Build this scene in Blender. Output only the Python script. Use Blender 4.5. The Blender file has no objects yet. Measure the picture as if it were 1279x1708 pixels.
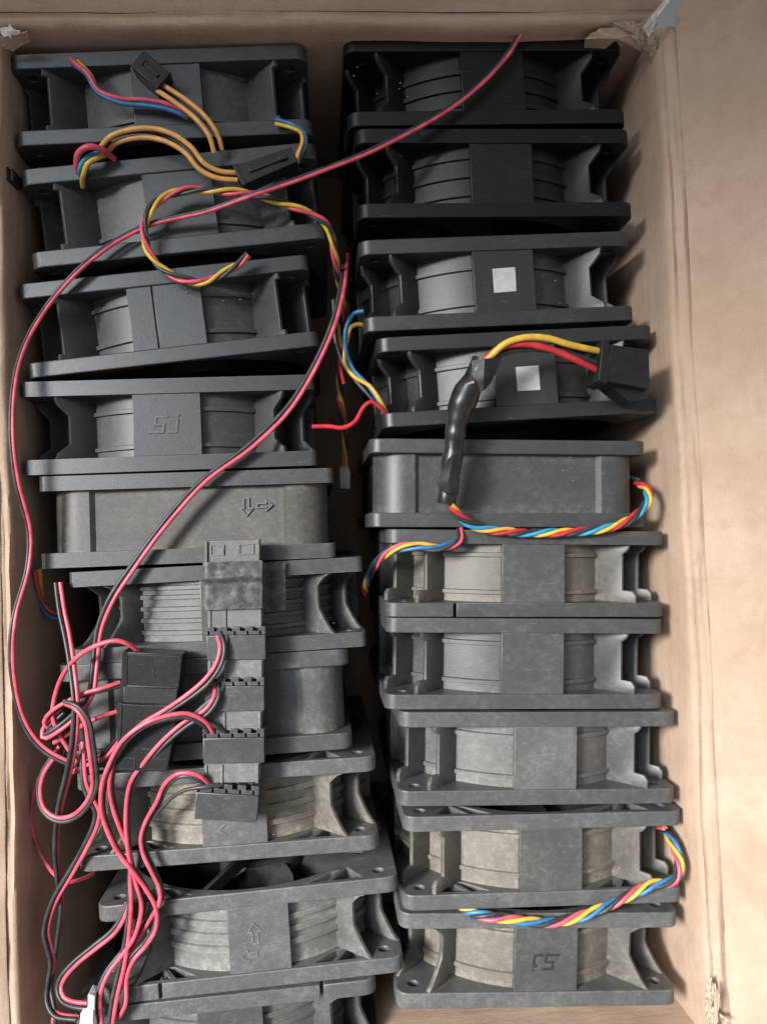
import bpy, bmesh, math, random
import numpy as np
from mathutils import Vector, Matrix, noise as mnoise

random.seed(7)
MM = 0.001
SC = bpy.context.scene
COL = SC.collection

# ------------------------------------------------------------------ camera
FPX, CAMH = 1283.0, 320.0                      # focal length in photo pixels, height over the fan tops (mm)
TA, TB = math.radians(4.5), math.radians(1.5)
_d = np.array([math.tan(TA), math.tan(TB), -1.0]); _d /= np.linalg.norm(_d)
_C = np.array([-CAMH * math.tan(TA), -CAMH * math.tan(TB), CAMH])
_r = np.cross(_d, [0, 1, 0]); _r /= np.linalg.norm(_r)
_u = np.cross(_r, _d)
cam = bpy.data.cameras.new('camera')
cam.sensor_fit = 'HORIZONTAL'; cam.sensor_width = 36.0; cam.lens = 36.0 * FPX / 1279.0
cam.clip_start = 0.01; cam.clip_end = 50
camo = bpy.data.objects.new('camera', cam); COL.objects.link(camo)
camo.matrix_world = Matrix(((_r[0], _u[0], -_d[0], _C[0] * MM), (_r[1], _u[1], -_d[1], _C[1] * MM),
                            (_r[2], _u[2], -_d[2], _C[2] * MM), (0, 0, 0, 1)))
SC.camera = camo


def at(px, py, z=0.0):
    """point (mm) at height z seen at a photo pixel"""
    v = _d * FPX + _r * (px - 639.5) + _u * (854 - py)
    return _C + v * ((z - _C[2]) / v[2])


# ------------------------------------------------------------------ world and lamps
W = bpy.data.worlds.new('World'); SC.world = W; W.use_nodes = True
W.node_tree.nodes['Background'].inputs[0].default_value = (0.86, 0.92, 1.0, 1)
W.node_tree.nodes['Background'].inputs[1].default_value = 0.31


def aim(o, tgt):
    d = Vector(tgt) - o.location
    o.rotation_euler = d.to_track_quat('-Z', 'Y').to_euler()


kl = bpy.data.lights.new('window_light', 'SPOT')
kl.energy = 172; kl.spot_size = math.radians(30); kl.spot_blend = 1.0; kl.shadow_soft_size = 0.17
kl.color = (1.0, 0.985, 0.965)
ko = bpy.data.objects.new('window_light', kl); COL.objects.link(ko)
ko.location = (-0.82, 0.16, 0.90); aim(ko, (0.06, -0.19, 0))
fl = bpy.data.lights.new('fill_light', 'SPOT')  # added soft fill spot; its cone edge leaves the far end dim
fl.energy = 96; fl.spot_size = math.radians(29); fl.spot_blend = 1.0; fl.shadow_soft_size = 0.40
fl.color = (0.78, 0.90, 1.0)
fo = bpy.data.objects.new('fill_light', fl); COL.objects.link(fo)
fo.location = (-0.55, 0.20, 1.0); aim(fo, (0.0, -0.185, 0))

SC.view_settings.view_transform = 'Standard'; SC.view_settings.look = 'None'
SC.view_settings.exposure = 0.07; SC.view_settings.gamma = 1.0
SC.view_settings.use_curve_mapping = False
SC.render.engine = 'CYCLES'
SC.cycles.use_denoising = True
SC.cycles.max_bounces = 6


# ------------------------------------------------------------------ materials
def new_mat(name):
    m = bpy.data.materials.new(name); m.use_nodes = True
    nt = m.node_tree
    return m, nt, nt.nodes['Principled BSDF']


def nd(nt, t, **kw):
    n = nt.nodes.new(t)
    for k, v in kw.items():
        setattr(n, k, v)
    return n


def noise_tex(nt, vec, scale, detail=5.0, rough=0.6):
    n = nd(nt, 'ShaderNodeTexNoise')
    n.inputs['Scale'].default_value = scale; n.inputs['Detail'].default_value = detail
    n.inputs['Roughness'].default_value = rough
    nt.links.new(vec, n.inputs['Vector'])
    return n.outputs['Fac']


def ramp(nt, fac, a, b, va=0.0, vb=1.0):
    n = nd(nt, 'ShaderNodeMapRange', interpolation_type='SMOOTHSTEP')
    nt.links.new(fac, n.inputs[0])
    n.inputs[1].default_value = a; n.inputs[2].default_value = b
    n.inputs[3].default_value = va; n.inputs[4].default_value = vb
    return n.outputs[0]


def math_n(nt, op, a, b):
    n = nd(nt, 'ShaderNodeMath', operation=op)
    for i, v in enumerate((a, b)):
        if isinstance(v, (int, float)):
            n.inputs[i].default_value = v
        else:
            nt.links.new(v, n.inputs[i])
    return n.outputs[0]


def mixc(nt, fac, a, b):
    n = nd(nt, 'ShaderNodeMix', data_type='RGBA')
    if isinstance(fac, (int, float)):
        n.inputs[0].default_value = fac
    else:
        nt.links.new(fac, n.inputs[0])
    for i, v in ((6, a), (7, b)):
        if isinstance(v, tuple):
            n.inputs[i].default_value = (*v, 1)
        else:
            nt.links.new(v, n.inputs[i])
    return n.outputs[2]


def coords(nt, random_off=True):
    tc = nd(nt, 'ShaderNodeTexCoord')
    if not random_off:
        return tc.outputs['Object']
    oi = nd(nt, 'ShaderNodeObjectInfo')
    vm = nd(nt, 'ShaderNodeVectorMath', operation='MULTIPLY_ADD')
    cx = nd(nt, 'ShaderNodeCombineXYZ')
    for i in range(3):
        nt.links.new(oi.outputs['Random'], cx.inputs[i])
    nt.links.new(cx.outputs[0], vm.inputs[0])
    vm.inputs[1].default_value = (3.1, 1.7, 2.3)
    nt.links.new(tc.outputs['Object'], vm.inputs[2])
    return vm.outputs[0]


_plast = {}


def plastic(dust, base=(0.027, 0.028, 0.029), dcol=(0.30, 0.29, 0.27), rough=0.37, ledge=False):
    """moulded black plastic, dust from 0 to 1"""
    key = (round(dust, 2), base, dcol, rough, ledge)
    if key in _plast:
        return _plast[key]
    m, nt, b = new_mat('black_plastic_%d' % len(_plast))
    v = coords(nt)
    big = noise_tex(nt, v, 60, 8, 0.70)
    fine = noise_tex(nt, v, 1100, 6, 0.8)
    mid = noise_tex(nt, v, 330, 8, 0.78)
    patch = ramp(nt, big, 0.38, 0.64)
    sp = ramp(nt, fine, 0.53, 0.66)
    md = ramp(nt, mid, 0.44, 0.62)
    f = math_n(nt, 'MULTIPLY', patch, math_n(nt, 'ADD', math_n(nt, 'MULTIPLY', md, 0.22), 0.12))
    f = math_n(nt, 'ADD', f, math_n(nt, 'MULTIPLY', sp, 0.30))
    f = math_n(nt, 'ADD', f, math_n(nt, 'MULTIPLY', md, 0.12))
    if ledge:                                   # dust lying deeper along the ledges beside the flanges
        tc2 = nd(nt, 'ShaderNodeTexCoord'); sx = nd(nt, 'ShaderNodeSeparateXYZ'); nt.links.new(tc2.outputs['Object'], sx.inputs[0])
        ay = nd(nt, 'ShaderNodeMath', operation='ABSOLUTE'); nt.links.new(sx.outputs[1], ay.inputs[0])
        f = math_n(nt, 'ADD', f, math_n(nt, 'MULTIPLY', ramp(nt, ay.outputs[0], 0.0075, 0.0128), math_n(nt, 'ADD', math_n(nt, 'MULTIPLY', md, 0.35), 0.10)))
    f = math_n(nt, 'ADD', math_n(nt, 'MULTIPLY', f, dust * (1.1 - 0.35 * dust)), dust * 0.26 + max(0.0, dust - 0.35) * 0.22)
    # worn, dust-catching edges
    bv = nd(nt, 'ShaderNodeBevel', samples=4); bv.inputs['Radius'].default_value = 0.0007
    gm = nd(nt, 'ShaderNodeNewGeometry')
    dt = nd(nt, 'ShaderNodeVectorMath', operation='DOT_PRODUCT')
    nt.links.new(bv.outputs[0], dt.inputs[0]); nt.links.new(gm.outputs['Normal'], dt.inputs[1])
    ed = ramp(nt, dt.outputs['Value'], 0.99, 0.80, 0.0, 1.0)
    ed = math_n(nt, 'MULTIPLY', ed, ramp(nt, mid, 0.30, 0.62, 0.06, 0.10 + 0.26 * dust))
    f = math_n(nt, 'ADD', f, ed)
    # pale scuffs: stretched thin noise
    mp = nd(nt, 'ShaderNodeMapping'); nt.links.new(v, mp.inputs[0])
    mp.inputs['Scale'].default_value = (160, 1500, 1500); mp.inputs['Rotation'].default_value = (0, 0.3, 0.5)
    sc = noise_tex(nt, mp.outputs[0], 1.0, 3, 0.5)
    f = math_n(nt, 'ADD', f, math_n(nt, 'MULTIPLY', ramp(nt, sc, 0.66, 0.76), 0.16))
    n = nd(nt, 'ShaderNodeClamp'); nt.links.new(f, n.inputs[0]); f = n.outputs[0]
    c = mixc(nt, f, base, dcol)
    nt.links.new(c, b.inputs['Base Color'])
    r = nd(nt, 'ShaderNodeMapRange'); nt.links.new(f, r.inputs[0])
    r.inputs[3].default_value = rough; r.inputs[4].default_value = 0.92
    nt.links.new(r.outputs[0], b.inputs['Roughness'])
    b.inputs['Specular IOR Level'].default_value = 0.6 if base[0] > 0.0125 else 0.28  # weaker specular on the darkest bases, holding down the shade-tinted top fans
    bp = nd(nt, 'ShaderNodeBump'); bp.inputs['Strength'].default_value = 0.35; bp.inputs['Distance'].default_value = 0.00025
    nt.links.new(fine, bp.inputs['Height']); nt.links.new(bp.outputs[0], b.inputs['Normal'])
    _plast[key] = m
    return m


def simple(name, col, rough=0.5, var=0.15, scale=400, spec=0.5, bump=0.0):
    m, nt, b = new_mat(name)
    v = coords(nt)
    f = ramp(nt, noise_tex(nt, v, scale, 4), 0.35, 0.7)
    lo = tuple(c * (1 - var) for c in col); hi = tuple(min(1, c * (1 + var)) for c in col)
    nt.links.new(mixc(nt, f, lo, hi), b.inputs['Base Color'])
    b.inputs['Roughness'].default_value = rough
    b.inputs['Specular IOR Level'].default_value = spec
    if bump:
        bp = nd(nt, 'ShaderNodeBump'); bp.inputs['Strength'].default_value = bump; bp.inputs['Distance'].default_value = 0.0006
        nt.links.new(noise_tex(nt, v, scale * 1.3, 5), bp.inputs['Height']); nt.links.new(bp.outputs[0], b.inputs['Normal'])
    return m


M = {
    'red': simple('pink_red_insulation', (0.62, 0.085, 0.12), 0.40, 0.25, 160),
    'dred': simple('red_insulation', (0.55, 0.03, 0.04), 0.4, 0.2, 260),
    'black': simple('black_insulation', (0.035, 0.036, 0.036), 0.45, 0.35, 220),
    'yellow': simple('yellow_insulation', (0.66, 0.40, 0.05), 0.42, 0.15, 260),
    'orange': simple('orange_insulation', (0.62, 0.30, 0.085), 0.45, 0.15, 260),
    'blue': simple('blue_insulation', (0.03, 0.15, 0.32), 0.42, 0.2, 260),
    'cyan': simple('light_blue_insulation', (0.03, 0.27, 0.45), 0.42, 0.2, 260),
    'tape': simple('black_tape', (0.018, 0.018, 0.018), 0.36, 0.4, 160, 0.5, 0.15),
    'mtape': simple('matt_black_tape', (0.022, 0.022, 0.022), 0.5, 0.4, 240, 0.4, 0.3),
    'dtape': simple('dusty_tape', (0.06, 0.062, 0.06), 0.5, 0.45, 320, 0.4, 0.35),
    'sticker': simple('white_sticker', (0.47, 0.46, 0.43), 0.6, 0.10, 300),
    'tie': simple('white_nylon', (0.75, 0.76, 0.74), 0.4, 0.06, 150),
    'green': simple('pale_green_nylon', (0.36, 0.42, 0.33), 0.5, 0.12, 150),
    'flake': simple('pale_flakes', (0.42, 0.42, 0.40), 0.8, 0.2, 500),
    'fibre': simple('torn_fibre', (0.46, 0.37, 0.28), 0.9, 0.35, 600, 0.2, 0.9),
    'paper_gap': simple('white_paper_and_gap', (0.66, 0.64, 0.58), 0.8, 0.2, 300, 0.3, 0.5),  # torn paper at one corner, bright flap gap at the other
    'copper': simple('wire_end', (0.35, 0.2, 0.1), 0.4, 0.2),
}


def cardboard(name, streak):
    """brown board; streak = mapping scale, small along the grain"""
    m, nt, b = new_mat(name)
    v = coords(nt, False)
    big = noise_tex(nt, v, 20, 6, 0.65)
    mp = nd(nt, 'ShaderNodeMapping'); nt.links.new(v, mp.inputs[0]); mp.inputs['Scale'].default_value = streak
    wav = noise_tex(nt, mp.outputs[0], 1.0, 4, 0.55)
    fib = nd(nt, 'ShaderNodeMapping'); nt.links.new(v, fib.inputs[0]); fib.inputs['Scale'].default_value = tuple(c * 5 + 60 for c in streak)
    fine = noise_tex(nt, fib.outputs[0], 1.0, 6, 0.75)
    gr = noise_tex(nt, v, 1300, 5, 0.75)
    mot = noise_tex(nt, v, 120, 6, 0.7)
    c = mixc(nt, ramp(nt, big, 0.3, 0.7), (0.42, 0.29, 0.205), (0.50, 0.36, 0.265))
    c = mixc(nt, ramp(nt, mot, 0.45, 0.7, 0, 0.40), c, (0.35, 0.235, 0.16))
    c = mixc(nt, ramp(nt, fine, 0.48, 0.72, 0, 0.16), c, (0.57, 0.44, 0.35))
    c = mixc(nt, ramp(nt, gr, 0.52, 0.72, 0, 0.55), c, (0.30, 0.20, 0.14))
    st = noise_tex(nt, v, 11, 4, 0.65)
    c = mixc(nt, ramp(nt, st, 0.54, 0.66, 0, 0.40), c, (0.33, 0.22, 0.15))
    nt.links.new(c, b.inputs['Base Color'])
    b.inputs['Roughness'].default_value = 0.85; b.inputs['Specular IOR Level'].default_value = 0.25
    b1 = nd(nt, 'ShaderNodeBump'); b1.inputs['Strength'].default_value = 0.55; b1.inputs['Distance'].default_value = 0.0018
    nt.links.new(wav, b1.inputs['Height'])
    b2 = nd(nt, 'ShaderNodeBump'); b2.inputs['Strength'].default_value = 0.5; b2.inputs['Distance'].default_value = 0.0004
    nt.links.new(math_n(nt, 'ADD', fine, gr), b2.inputs['Height'])
    nt.links.new(b1.outputs[0], b2.inputs['Normal'])
    nt.links.new(b2.outputs[0], b.inputs['Normal'])
    return m


M['card'] = cardboard('brown_cardboard', (80, 12, 80))
M['cardx'] = cardboard('brown_cardboard_cross_grain', (12, 80, 80))
M['ground'] = simple('pale_floor', (0.55, 0.56, 0.55), 0.5, 0.06, 12)


# ------------------------------------------------------------------ mesh helpers (all lengths in mm)
def finish(bm, name, bevel=0.0, smooth_deg=20, segs=2):
    bmesh.ops.remove_doubles(bm, verts=bm.verts, dist=1e-5)
    bmesh.ops.recalc_face_normals(bm, faces=bm.faces)
    if bevel:
        ed = [e for e in bm.edges if len(e.link_faces) == 2 and e.calc_face_angle(0) > math.radians(35)]
        bmesh.ops.bevel(bm, geom=ed, offset=bevel, segments=segs, profile=0.5, affect='EDGES', clamp_overlap=True)
    bmesh.ops.scale(bm, vec=(MM, MM, MM), verts=bm.verts)
    me = bpy.data.meshes.new(name)
    bm.to_mesh(me); bm.free()
    me.shade_smooth()
    me.set_sharp_from_angle(angle=math.radians(smooth_deg))
    return me


def obj(name, me, mat, parent=None, loc=None, rot=None):
    """one mesh object; mesh data may be shared, so the material sits on the object"""
    o = bpy.data.objects.new(name, me); COL.objects.link(o)
    if not me.materials:
        me.materials.append(mat)
    o.material_slots[0].link = 'OBJECT'; o.material_slots[0].material = mat
    if parent is not None:
        o.parent = parent
    if loc is not None:
        o.location = [c * MM for c in loc]
    if rot is not None:
        o.rotation_euler = rot
    return o


def empty(name, loc=(0, 0, 0), rz=0.0, scale=(1, 1, 1)):
    o = bpy.data.objects.new(name, None); COL.objects.link(o)
    o.empty_display_size = 0.01
    o.location = [c * MM for c in loc]; o.rotation_euler = (0, 0, rz); o.scale = scale
    return o


def tag(o, label, cat, group=None, kind=None):
    o['label'] = label; o['category'] = cat
    if group:
        o['group'] = group
    if kind:
        o['kind'] = kind
    return o


def prism_xz(bm, pts, y0, y1):
    """polygon in x,z drawn out along y"""
    a = [bm.verts.new((x, y0, z)) for x, z in pts]
    b = [bm.verts.new((x, y1, z)) for x, z in pts]
    n = len(pts)
    bm.faces.new(a); bm.faces.new(b[::-1])
    for i in range(n):
        j = (i + 1) % n
        bm.faces.new((a[i], b[i], b[j], a[j]))


def box(bm, x0, x1, y0, y1, z0, z1):
    prism_xz(bm, [(x0, z0), (x1, z0), (x1, z1), (x0, z1)], y0, y1)


def quad_prism(bm, q, z0, z1, u0=0, u1=1, v0=0, v1=1, taper=0.0):
    """prism over part of a ground quad q = TL, TR, BR, BL (xy in mm)"""
    q = [np.array(p[:2], float) for p in q]

    def P(u, v):
        return (q[0] * (1 - u) + q[1] * u) * (1 - v) + (q[3] * (1 - u) + q[2] * u) * v
    c = [P(u0, v0), P(u1, v0), P(u1, v1), P(u0, v1)]
    mid = sum(c) / 4
    a = [bm.verts.new((p[0], p[1], z0)) for p in c]
    b = [bm.verts.new((*(mid + (p - mid) * (1 - taper)), z1)) for p in c]
    bm.faces.new(a[::-1]); bm.faces.new(b)
    for i in range(4):
        j = (i + 1) % 4
        bm.faces.new((a[i], a[j], b[j], b[i]))


def catmull(pts, step=1.6):
    P = [np.array(p, float) for p in pts]
    P = [2 * P[0] - P[1]] + P + [2 * P[-1] - P[-2]]
    out = []
    for i in range(1, len(P) - 2):
        p0, p1, p2, p3 = P[i - 1:i + 3]
        t0 = 0; t1 = t0 + max(np.linalg.norm(p1 - p0), 1e-3) ** .5
        t2 = t1 + max(np.linalg.norm(p2 - p1), 1e-3) ** .5; t3 = t2 + max(np.linalg.norm(p3 - p2), 1e-3) ** .5
        n = max(2, int(np.linalg.norm(p2 - p1) / step))
        for k in range(n):
            t = t1 + (t2 - t1) * k / n
            a1 = (t1 - t) / (t1 - t0) * p0 + (t - t0) / (t1 - t0) * p1
            a2 = (t2 - t) / (t2 - t1) * p1 + (t - t1) / (t2 - t1) * p2
            a3 = (t3 - t) / (t3 - t2) * p2 + (t - t2) / (t3 - t2) * p3
            b1 = (t2 - t) / (t2 - t0) * a1 + (t - t0) / (t2 - t0) * a2
            b2 = (t3 - t) / (t3 - t1) * a2 + (t - t1) / (t3 - t1) * a3
            out.append((t2 - t) / (t2 - t1) * b1 + (t - t1) / (t2 - t1) * b2)
    out.append(P[-2])
    return np.array(out)


def frames(path):
    T = np.gradient(path, axis=0); T /= np.linalg.norm(T, axis=1)[:, None] + 1e-9
    S = np.cross(T, [0, 0, 1.0]); n = np.linalg.norm(S, axis=1)
    for i in range(len(S)):
        if n[i] < 0.15:
            S[i] = S[i - 1] if i else np.array([1.0, 0, 0])
        else:
            S[i] /= n[i]
    U = np.cross(S, T)
    return T, S, U


def tube_mesh(path, r, name, sides=9, rfun=None):
    bm = bmesh.new()
    T, S, U = frames(path)
    rings = []
    for i, p in enumerate(path):
        rr = rfun(i / (len(path) - 1)) if rfun else r
        ring = []
        for k in range(sides):
            a = 2 * math.pi * k / sides
            q = p + (S[i] * math.cos(a) + U[i] * math.sin(a)) * (rr if np.isscalar(rr) else rr[k])
            ring.append(bm.verts.new(q))
        rings.append(ring)
    for A, B in zip(rings, rings[1:]):
        for k in range(sides):
            j = (k + 1) % sides
            bm.faces.new((A[k], A[j], B[j], B[k]))
    bm.faces.new(rings[0]); bm.faces.new(rings[-1][::-1])
    return finish(bm, name, 0, 50)


def px_path(pts):
    return catmull([at(*p) for p in pts])


def cable(name, pts, strands, label, r=1.05, turns=None, phase=0.0, spread=None, group=None, cat='cable', wob=0.45):
    """strands wound round one centre line; each strand is a part"""
    path = px_path(pts)
    L = np.concatenate([[0], np.cumsum(np.linalg.norm(np.diff(path, axis=0), axis=1))])
    T, S, U = frames(path)
    n = len(strands)
    sp = spread if spread is not None else (0 if n == 1 else r * 1.02 / math.sin(math.pi / n))
    pitch = turns or 150.0
    root = empty(name, path[0])
    for k, (mk, wn) in enumerate(strands):
        ph = phase + 2 * math.pi * k / n + 2 * math.pi * L / pitch
        seed = random.uniform(0, 99)
        w = np.array([[mnoise.noise((l * 0.03 + seed, j * 7.1, 0)) * wob for j in range(3)] for l in L])
        q = path + S * (np.cos(ph) * sp)[:, None] + U * (np.sin(ph) * sp)[:, None] + w - np.array(path[0])
        obj(wn, tube_mesh(q, r, wn), M[mk], root)
    tag(root, label, cat, group)
    return root


def strokes(bm, segs, w, h, z0=0.0):
    """raised line marks in the x,y plane"""
    for i, (p, q) in enumerate(segs):
        p = np.array(p, float); q = np.array(q, float)
        d = (q - p) / (np.linalg.norm(q - p) + 1e-9); n = np.array([-d[1], d[0]]) * w / 2
        p = p - d * w * 0.48; q = q + d * w * 0.48
        c = [p - n, q - n, q + n, p + n]
        hh = h + 0.012 * (i % 5)
        a = [bm.verts.new((*x, z0)) for x in c]; b = [bm.verts.new((*x, hh)) for x in c]
        bm.faces.new(a[::-1]); bm.faces.new(b)
        for k in range(4):
            j = (k + 1) % 4
            bm.faces.new((a[k], a[j], b[j], b[k]))


# ------------------------------------------------------------------ ground and box
bm = bmesh.new(); box(bm, -2000, 2000, -2000, 2000, -140, -127.5)
g = obj('ground', finish(bm, 'ground'), M['ground']); g['kind'] = 'structure'

# rim corners (mm, at z = rim height) read off the creases
RIM = 8.0
A_tl = at(-4, 44, 10)[:2]; A_tr = at(1098, 40, 10)[:2]
A_br = at(1186, 1745, 8)[:2]; A_bl = at(42, 1850, 8)[:2]
boxo = empty('cardboard_box', (0, 0, -127))
tag(boxo, 'open brown cardboard box holding both stacks of fans', 'box')


def to_box(co):
    return (co[0], co[1], co[2] + 127)


def board(name, A, B, prof, seed, nseg=110, amp=1.0, thick=3.2, ends=(0, 0), ext=0.0, lean=0.0):
    """corrugated board swept from A to B; prof = [(out, z, waviness)] up the sheet"""
    A = np.array(A, float); B = np.array(B, float)
    d = (B - A); L = np.linalg.norm(d); d /= L
    out = np.array([d[1], -d[0]]) if True else None
    bm = bmesh.new(); grid = []; back = []
    zlast = len(prof) - 1
    for j, (o, z, wv) in enumerate(prof):
        row = []; rb = []
        fz = j / zlast
        for i in range(nseg + 1):
            t = i / nseg
            s = -ends[0] * fz + t * (L + ext + (ends[0] + ends[1]) * fz)
            n1 = mnoise.noise((s * 0.012 + seed, z * 0.02, seed)) * 1.8
            n2 = mnoise.noise((s * 0.06 + seed * 3, z * 0.09, seed)) * 0.55
            n3 = mnoise.noise((s * 0.35 + seed * 5, z * 0.5, seed)) * 0.12
            ridge = mnoise.noise((o * 0.16 + seed, s * 0.006, seed * 2)) * 1.5 * min(1, max(0, (o - 7) / 12)) if z > 9 else 0
            oo = o + (n1 + n2 + n3) * wv * amp + ridge - lean * t * t * min(1, max(0, -z / 60))
            zz = z + (mnoise.noise((s * 0.03, seed * 9, j * 0.4)) * 1.3 + mnoise.noise((s * 0.2, seed * 4, j)) * 0.3) * wv * amp
            p = A + d * s + out * oo
            row.append(bm.verts.new((p[0], p[1], zz + 127)))
            p2 = A + d * s + out * (oo + thick)
            rb.append(bm.verts.new((p2[0], p2[1], zz + 127 - (0.8 if j else 0))))
        grid.append(row); back.append(rb)
    for G, flip in ((grid, 0), (back, 1)):
        for j in range(zlast):
            for i in range(nseg):
                f = (G[j][i], G[j][i + 1], G[j + 1][i + 1], G[j + 1][i])
                bm.faces.new(f[::-1] if flip else f)
    for j in range(zlast):
        bm.faces.new((grid[j][0], back[j][0], back[j + 1][0], grid[j + 1][0]))
        bm.faces.new((grid[j][-1], back[j][-1], back[j + 1][-1], grid[j + 1][-1]))
    for i in range(nseg):
        bm.faces.new((grid[-1][i], grid[-1][i + 1], back[-1][i + 1], back[-1][i]))
        bm.faces.new((grid[0][i], grid[0][i + 1], back[0][i + 1], back[0][i]))
    me = finish(bm, name, 0, 60)
    return obj(name, me, M['cardx'] if abs(d[0]) > abs(d[1]) else M['card'], boxo)


def lin(o0, z0, o1, z1, n, w0, w1):
    return [(o0 + (o1 - o0) * k / n, z0 + (z1 - z0) * k / n, w0 + (w1 - w0) * k / n) for k in range(n)]


wall_low = lin(-1.0, -124, -0.5, -30, 6, 0.0, 0.5) + lin(-0.5, -30, 0, 2, 8, 0.5, 0.7)
crease = [(0.1, 3, .6), (0.3, 5.0, .6), (0.7, 7.0, .5), (1.6, 7.9, .9), (2.7, 7.8, .9), (3.5, 7.5, .8), (4.3, 7.8, .9), (5.2, 8.5, .9), (6.0, 8.9, .9), (6.9, 9.0, .8), (7.5, 9.1, .7)]
# direction A->B with outside on the right hand
board('wall', A_br, A_tr, [(-o, z, w) for o, z, w in []] or [(o, z, w) for o, z, w in wall_low + crease], 1.3)
board('flap', A_br, A_tr, [(8.0, 9.5, .6)] + lin(8.6, 10.2, 95, 105, 40, .6, 1.5) + [(95, 105, 1.5)], 1.3, ends=(-4, 60), ext=7.0)
top_crease = [(0.0, 4, .5), (0.2, 7, .5), (0.8, 9, .5), (1.8, 10.2, .5), (2.6, 10.6, .5), (3.3, 10.9, .5), (3.9, 12, .5)]
board('wall', A_tr, A_tl, wall_low + top_crease, 4.7)
board('flap', A_tr, A_tl, [(4.1, 12.4, .5)] + lin(4.5, 13.0, 105, 118, 40, .5, 1.5) + [(105, 118, 1.5)], 4.7, ends=(-6, -2))
board('wall', A_tl, A_bl, wall_low + crease[:7], 8.1, lean=16)
board('flap', A_tl, A_bl, [(4.8, 8.3, .6)] + lin(5.4, 8.6, 120, 30, 30, .6, 1.5) + [(120, 30, 1.5)], 8.1, ends=(-4, 2))
board('wall', A_bl, A_br, wall_low + crease[:7], 6.2)
board('flap', A_bl, A_br, [(4.8, 8.3, .6)] + lin(5.4, 8.6, 110, 20, 20, .6, 1.5) + [(110, 20, 1.5)], 6.2, ends=(-4, -4))
bm = bmesh.new()
cc = [A_tl, A_tr, A_br, A_bl]
quad_prism(bm, cc, 2.0, 3.6)
obj('base', finish(bm, 'base'), M['card'], boxo)


def torn(poly, seed, mat, rag=1.0, dens=1.1):
    """thin torn layer of board with a ragged outline; poly = [(px, py, z)]"""
    P = [np.array(at(*p)) for p in poly]
    c = sum(P) / len(P)
    out = []
    for i in range(len(P)):
        a, b = P[i], P[(i + 1) % len(P)]
        n = max(2, int(np.linalg.norm(b - a) * dens))
        for k in range(n):
            p = a + (b - a) * k / n
            w = mnoise.noise((len(out) * .9, seed, 0)) + .6 * mnoise.noise((len(out) * 2.3, seed, 4))
            d = p - c
            out.append(p + d / (np.linalg.norm(d) + 1e-6) * w * 1.5 * rag + np.array([0, 0, mnoise.noise((len(out) * .4, seed, 7)) * .9 * rag]))
    bm = bmesh.new()
    ring = [bm.verts.new((p[0], p[1], p[2] + 127)) for p in out]
    inner = []
    for i, p in enumerate(out):
        q = c + (p - c) * .55
        inner.append(bm.verts.new((q[0], q[1], q[2] + 127 + mnoise.noise((i * .5, seed, 11)) * .7)))
    cv = bm.verts.new((c[0], c[1], c[2] + 127 + .4))
    n = len(out)
    for i in range(n):
        j = (i + 1) % n
        bm.faces.new((ring[i], ring[j], inner[j], inner[i])); bm.faces.new((inner[i], inner[j], cv))
    bmesh.ops.recalc_face_normals(bm, faces=bm.faces)
    bmesh.ops.solidify(bm, geom=bm.faces[:], thickness=0.35)
    return obj('torn_edge_and_gap', finish(bm, 'torn_edge_and_gap', 0, 35), mat, boxo)


torn([(975, 64, 6), (1000, 46, 9), (1042, 44, 11), (1064, 62, 9), (1070, 84, 4), (1030, 66, 5)], 1, M['card'], .9)
torn([(1022, 36, 12), (1058, 34, 14), (1078, 56, 12), (1084, 92, 4), (1070, 78, 8), (1050, 54, 10)], 2, M['fibre'], .8)
torn([(1062, 40, 15), (1082, 28, 17), (1090, 48, 14), (1080, 66, 10)], 3, M['card'], .7)
torn([(1078, 64, 12), (1090, 50, 14), (1098, 70, 9), (1086, 108, 2)], 9, M['fibre'], .6)
torn([(1072, 46, 16), (1080, 34, 17), (1112, -6, 20), (1116, 2, 20), (1092, 40, 15), (1086, 68, 11)], 4, M['paper_gap'], .35)  # pale sheet added in place of the bright opening between the flaps
torn([(-2, 46, 12), (16, 42, 13), (34, 52, 12), (28, 64, 9), (8, 60, 11)], 5, M['paper_gap'], .8)
torn([(-4, 60, 10), (20, 58, 11), (44, 50, 12), (50, 66, 7), (24, 82, 4), (-2, 80, 5)], 6, M['card'], .8)
torn([(1178, 1640, 10), (1186, 1630, 12), (1192, 1650, 11), (1186, 1690, 9), (1196, 1730, 8), (1182, 1730, 7), (1176, 1680, 9)], 7, M['fibre'], .5)
torn([(1192, 1640, 14), (1200, 1660, 14), (1196, 1720, 13), (1190, 1700, 13)], 8, M['card'], .5)


# ------------------------------------------------------------------ fan meshes
H, T2, TF, R0 = 60.0, 19.0, 6.2, 57.6        # half width, half depth, flange depth, duct radius
ZC = -60.0


def rounded_square(h, r, n=7, notches=()):
    pts = []
    for cx, cz, a0 in ((h - r, h - r, 0), (-h + r, h - r, 90), (-h + r, -h + r, 180), (h - r, -h + r, 270)):
        for k in range(n + 1):
            a = math.radians(a0 + 90 * k / n)
            pts.append((cx + r * math.cos(a), cz + r * math.sin(a)))
        if a0 == 0:
            for x in sorted(notches, reverse=True):
                pts += [(x + .7, h), (x + .6, h - 5), (x - .6, h - 5), (x - .7, h)]
    return pts


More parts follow.
